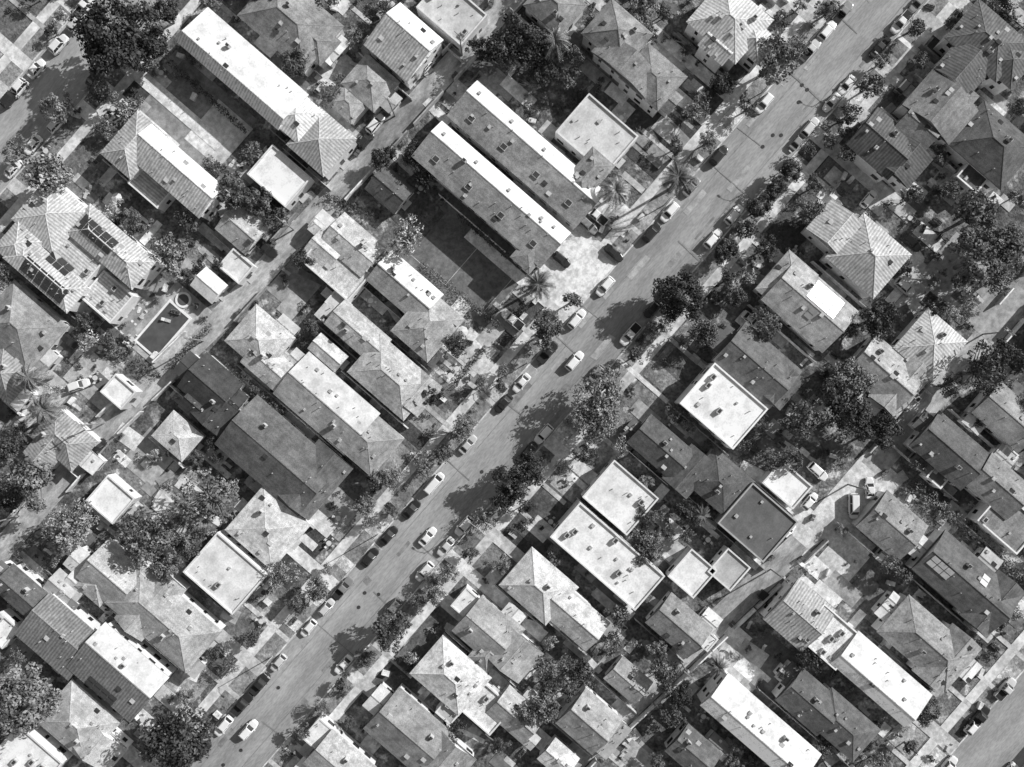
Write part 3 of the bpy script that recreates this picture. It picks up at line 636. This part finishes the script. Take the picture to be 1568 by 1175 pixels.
# ---------------------------------------------------------------- cars
def car_mesh(kind):
    b=MB(); L={'sedan':2.3,'suv':2.35,'hatch':2.05,'van':2.6,'pickup':2.7}[kind]; Wd={'sedan':.9,'suv':.95,'hatch':.87,'van':.98,'pickup':.98}[kind]
    hb={'sedan':.92,'suv':1.08,'hatch':.98,'van':1.15,'pickup':1.05}[kind]
    def outline(l,w,z,tf=.8,tr=.88):
        return [(-l,-w*tr*.85,z),(-l+.12,-w*tr,z),(-l+.6,-w,z),(l-.9,-w,z),(l-.25,-w*tf,z),(l,-w*tf*.65,z),(l,w*tf*.65,z),(l-.25,w*tf,z),(l-.9,w,z),(-l+.6,w,z),(-l+.12,w*tr,z),(-l,w*tr*.85,z)]
    rings=[outline(L-.06,Wd-.05,.25),outline(L,Wd,.45),outline(L,Wd,hb-.25),outline(L-.12,Wd-.06,hb-.05),outline(L-.3,Wd-.16,hb)]
    for r in rings[3:]:
        for i,p in enumerate(r):
            if p[0]>L*.3: r[i]=(p[0],p[1],p[2]-.14*(p[0]/L))
    base=len(b.v)
    for r in rings: b.v+=r
    n=12
    for k in range(4):
        for j in range(n): b.f.append((base+k*n+j,base+k*n+(j+1)%n,base+(k+1)*n+(j+1)%n,base+(k+1)*n+j)); b.m.append(0)
    b.f.append(tuple(base+4*n+j for j in range(n))); b.m.append(0); b.f.append(tuple(base+j for j in range(n))[::-1]); b.m.append(1)
    fx0,fx1,rx0,rx1,ht={'sedan':(1.0,.35,-1.65,-1.0,1.42),'suv':(1.05,.5,-2.1,-1.75,1.72),'hatch':(1.0,.4,-1.85,-1.45,1.5),'van':(1.75,1.05,-2.45,-2.3,1.98),'pickup':(1.2,.65,-.65,-.5,1.8)}[kind]
    w0=Wd-.1; w1=Wd-.27; zb=hb-.04
    c0=[(rx0,-w0,zb),(fx0,-w0*.94,zb),(fx0,w0*.94,zb),(rx0,w0,zb)]; c1=[(rx1,-w1,ht),(fx1,-w1,ht),(fx1,w1,ht),(rx1,w1,ht)]
    for j in range(4): b.face([c0[j],c0[(j+1)%4],c1[(j+1)%4],c1[j]],2)
    top=[(rx1-.05,-w1-.03,ht-.02),(fx1+.05,-w1-.03,ht-.02),(fx1+.05,w1+.03,ht-.02),(rx1-.05,w1+.03,ht-.02)]; t2=[(rx1+.1,-w1+.12,ht+.06),(fx1-.12,-w1+.12,ht+.06),(fx1-.12,w1-.12,ht+.06),(rx1+.1,w1-.12,ht+.06)]
    for j in range(4): b.face([top[j],top[(j+1)%4],t2[(j+1)%4],t2[j]],0)
    b.face(t2,0)
    for (p,q) in zip(c0,c1): b.beam(p,q,.05,.04,0)
    xm=(fx1+rx1)/2
    for sg in (-1,1):
        b.beam((xm,sg*w0*.98,zb),(xm,sg*(w1+.01),ht),.05,.03,0)
        b.box(fx0-.25,fx0-.05,min(sg*Wd,sg*(Wd+.17)),max(sg*Wd,sg*(Wd+.17)),hb-.08,hb+.08,0)
        b.box(L-.2,L-.03,min(sg*Wd*.3,sg*Wd*.62),max(sg*Wd*.3,sg*Wd*.62),hb-.4,hb-.24,3)
        b.box(-L-.02,-L+.08,min(sg*Wd*.5,sg*Wd*.72),max(sg*Wd*.5,sg*Wd*.72),hb-.35,hb-.2,1)
        for xx in (-L*.6,L*.62):
            b.tube([(xx,sg*(Wd-.2),.34),(xx,sg*(Wd+.015),.34)],[.34,.34],14,1); b.tube([(xx,sg*(Wd+.01),.34),(xx,sg*(Wd+.03),.34)],[.2,.18],10,4)
    if kind=='pickup':
        b.box(-L+.15,-.75,-Wd+.14,Wd-.14,hb-.02,hb+.006,1); b.box(-L+.05,-.72,-Wd+.06,-Wd+.14,hb-.05,hb+.07,0); b.box(-L+.05,-.72,Wd-.14,Wd-.06,hb-.05,hb+.07,0)
    return b.mesh(kind,['paint','tyre','glass','light','metal'])
CM={k:car_mesh(k) for k in ('sedan','suv','hatch','van','pickup')}
CN={'sedan':'parked_car','suv':'parked_suv','hatch':'parked_hatchback','van':'parked_van','pickup':'parked_pickup_truck'}
CT={'w':.85,'l':.6,'m':.25,'d':.03}
CARS=[]
def car(px,py,t,kind=None,ang=0,name=None,flip=None):
    x,y=P(px,py,.8); kind=kind or random.choice(('sedan','sedan','suv','hatch','suv','pickup'))
    CARS.append(toST(x,y))
    if flip is None: flip=random.random()<.15
    z=.15 if abs(ang)==90 else .05
    if ang==42: z=.08
    obj(name or CN[kind],CM[kind],(x,y,z),TH+math.radians(ang)+(math.pi if flip else 0)+random.uniform(-.02,.02),col=CT[t]*random.uniform(.85,1.0))
ML='342 1112 w|370 1078 d|395 1045 d|470 960 w|500 930 l|525 900 m|565 853 d|595 820 d|630 780 d|665 740 w van|718 682 l|775 622 d|800 588 w|885 490 w|1025 325 w suv|997 355 d|1103 240 d|1172 160 w suv|1243 78 l|1268 48 w|1292 20 m|412 1145 w suv|310 1150 d|1060 287 m'
for r in ML.split('|'):
    a=r.split(); s,t=toST(*P(float(a[0]),float(a[1]))); x,y=ST(s,-38.5 if a[0]!='412' else -6); car(x/S+784,587.5-y/S,a[2],a[3] if len(a)>3 else None)
MR='522 1015 w|650 875 w suv|683 838 l|710 805 w|830 663 w|805 690 d|965 512 w|997 473 d|1093 367 w suv|1125 330 w|1222 215 m|1240 195 l|1275 158 w|1297 130 w|1350 75 d|1383 37 w|1410 8 m|600 930 m'
for r in MR.split('|'):
    a=r.split(); s,t=toST(*P(float(a[0]),float(a[1]))); x,y=ST(s,38.5); car(x/S+784,587.5-y/S,a[2],a[3] if len(a)>3 else None,180)
car(655,822,'w','sedan',0,'moving_car'); car(880,553,'w','suv',0,'moving_car')
for a in ((940,388,'d',-90),(913,330,'w',-90),(860,398,'d',-90),(785,490,'w',-90),(1150,490,'w',-90),(1332,748,'w',42),(1307,775,'w',42),(1252,722,'w',-90),(575,190,'w',0),(560,215,'d',0),(604,155,'d',0),(655,98,'w',0),(1330,305,'w',0),(1385,130,'m',0),(1205,815,'w',0),(55,105,'w',0),(90,68,'w',0),(145,118,'d',0),(50,222,'w',0),(85,190,'w',0),(20,258,'w',0),(120,590,'w',-30),(150,685,'d',0),(105,520,'d',-90),(1500,1098,'d',0),(1178,920,'d',-90),(1240,768,'w',0),(408,380,'d',-90),(622,1020,'d',-90),(1455,98,'m',-90),(1385,440,'l',-90),(130,10,'w',0),(15,150,'d',0),(900,345,'m',-90),(1395,372,'d',-90),(118,35,'l',0),(28,136,'w',0),(1490,1112,'w',0),(1540,1055,'l',0)):
    car(a[0],a[1],a[2],'van' if a[0]==1307 else None,a[3])
for tc,pr in ((0,.22),(-878,.65),(878,.5)):
    for sg in (-1,1):
        s=-900
        while s<900:
            t=tc+sg*38.5
            if random.random()<pr and all(abs(s-q[0])>40 or abs(t-q[1])>16 for q in CARS):
                x,y=ST(s,t); car(x/S+784,587.5-y/S,random.choice('wwldm'),None,180 if sg>0 else 0)
            s+=random.uniform(40,50)
# ---------------------------------------------------------------- light and camera
az=math.radians(30); el=math.radians(31)
d=Vector((math.cos(el)*math.cos(az),math.cos(el)*math.sin(az),math.sin(el)))
sl=bpy.data.lights.new('sun','SUN'); sl.energy=5; sl.angle=math.radians(.5); sl.color=(1,1,1)
so=bpy.data.objects.new('sun',sl); COL.objects.link(so); so.rotation_euler=d.to_track_quat('Z','Y').to_euler(); so.location=(0,0,60)
w=bpy.data.worlds.new('World'); scn.world=w; w.use_nodes=True; nt=w.node_tree
sk=nt.nodes.new('ShaderNodeTexSky'); sk.sky_type='NISHITA'; sk.sun_disc=False; sk.sun_elevation=el; sk.sun_rotation=math.radians(90)-az
bw=nt.nodes.new('ShaderNodeRGBToBW'); bg=nt.nodes['Background']; nt.links.new(sk.outputs[0],bw.inputs[0]); nt.links.new(bw.outputs[0],bg.inputs[0]); bg.inputs[1].default_value=.115
cd=bpy.data.cameras.new('camera'); cd.sensor_width=36; cd.lens=36*H/(1568*S); cd.clip_end=6000; cd.clip_start=1
co=bpy.data.objects.new('camera',cd); COL.objects.link(co); co.location=(0,0,H); scn.camera=co
scn.view_settings.view_transform='Standard'; scn.view_settings.look='None'; scn.view_settings.exposure=0
print('objects',len(bpy.data.objects))
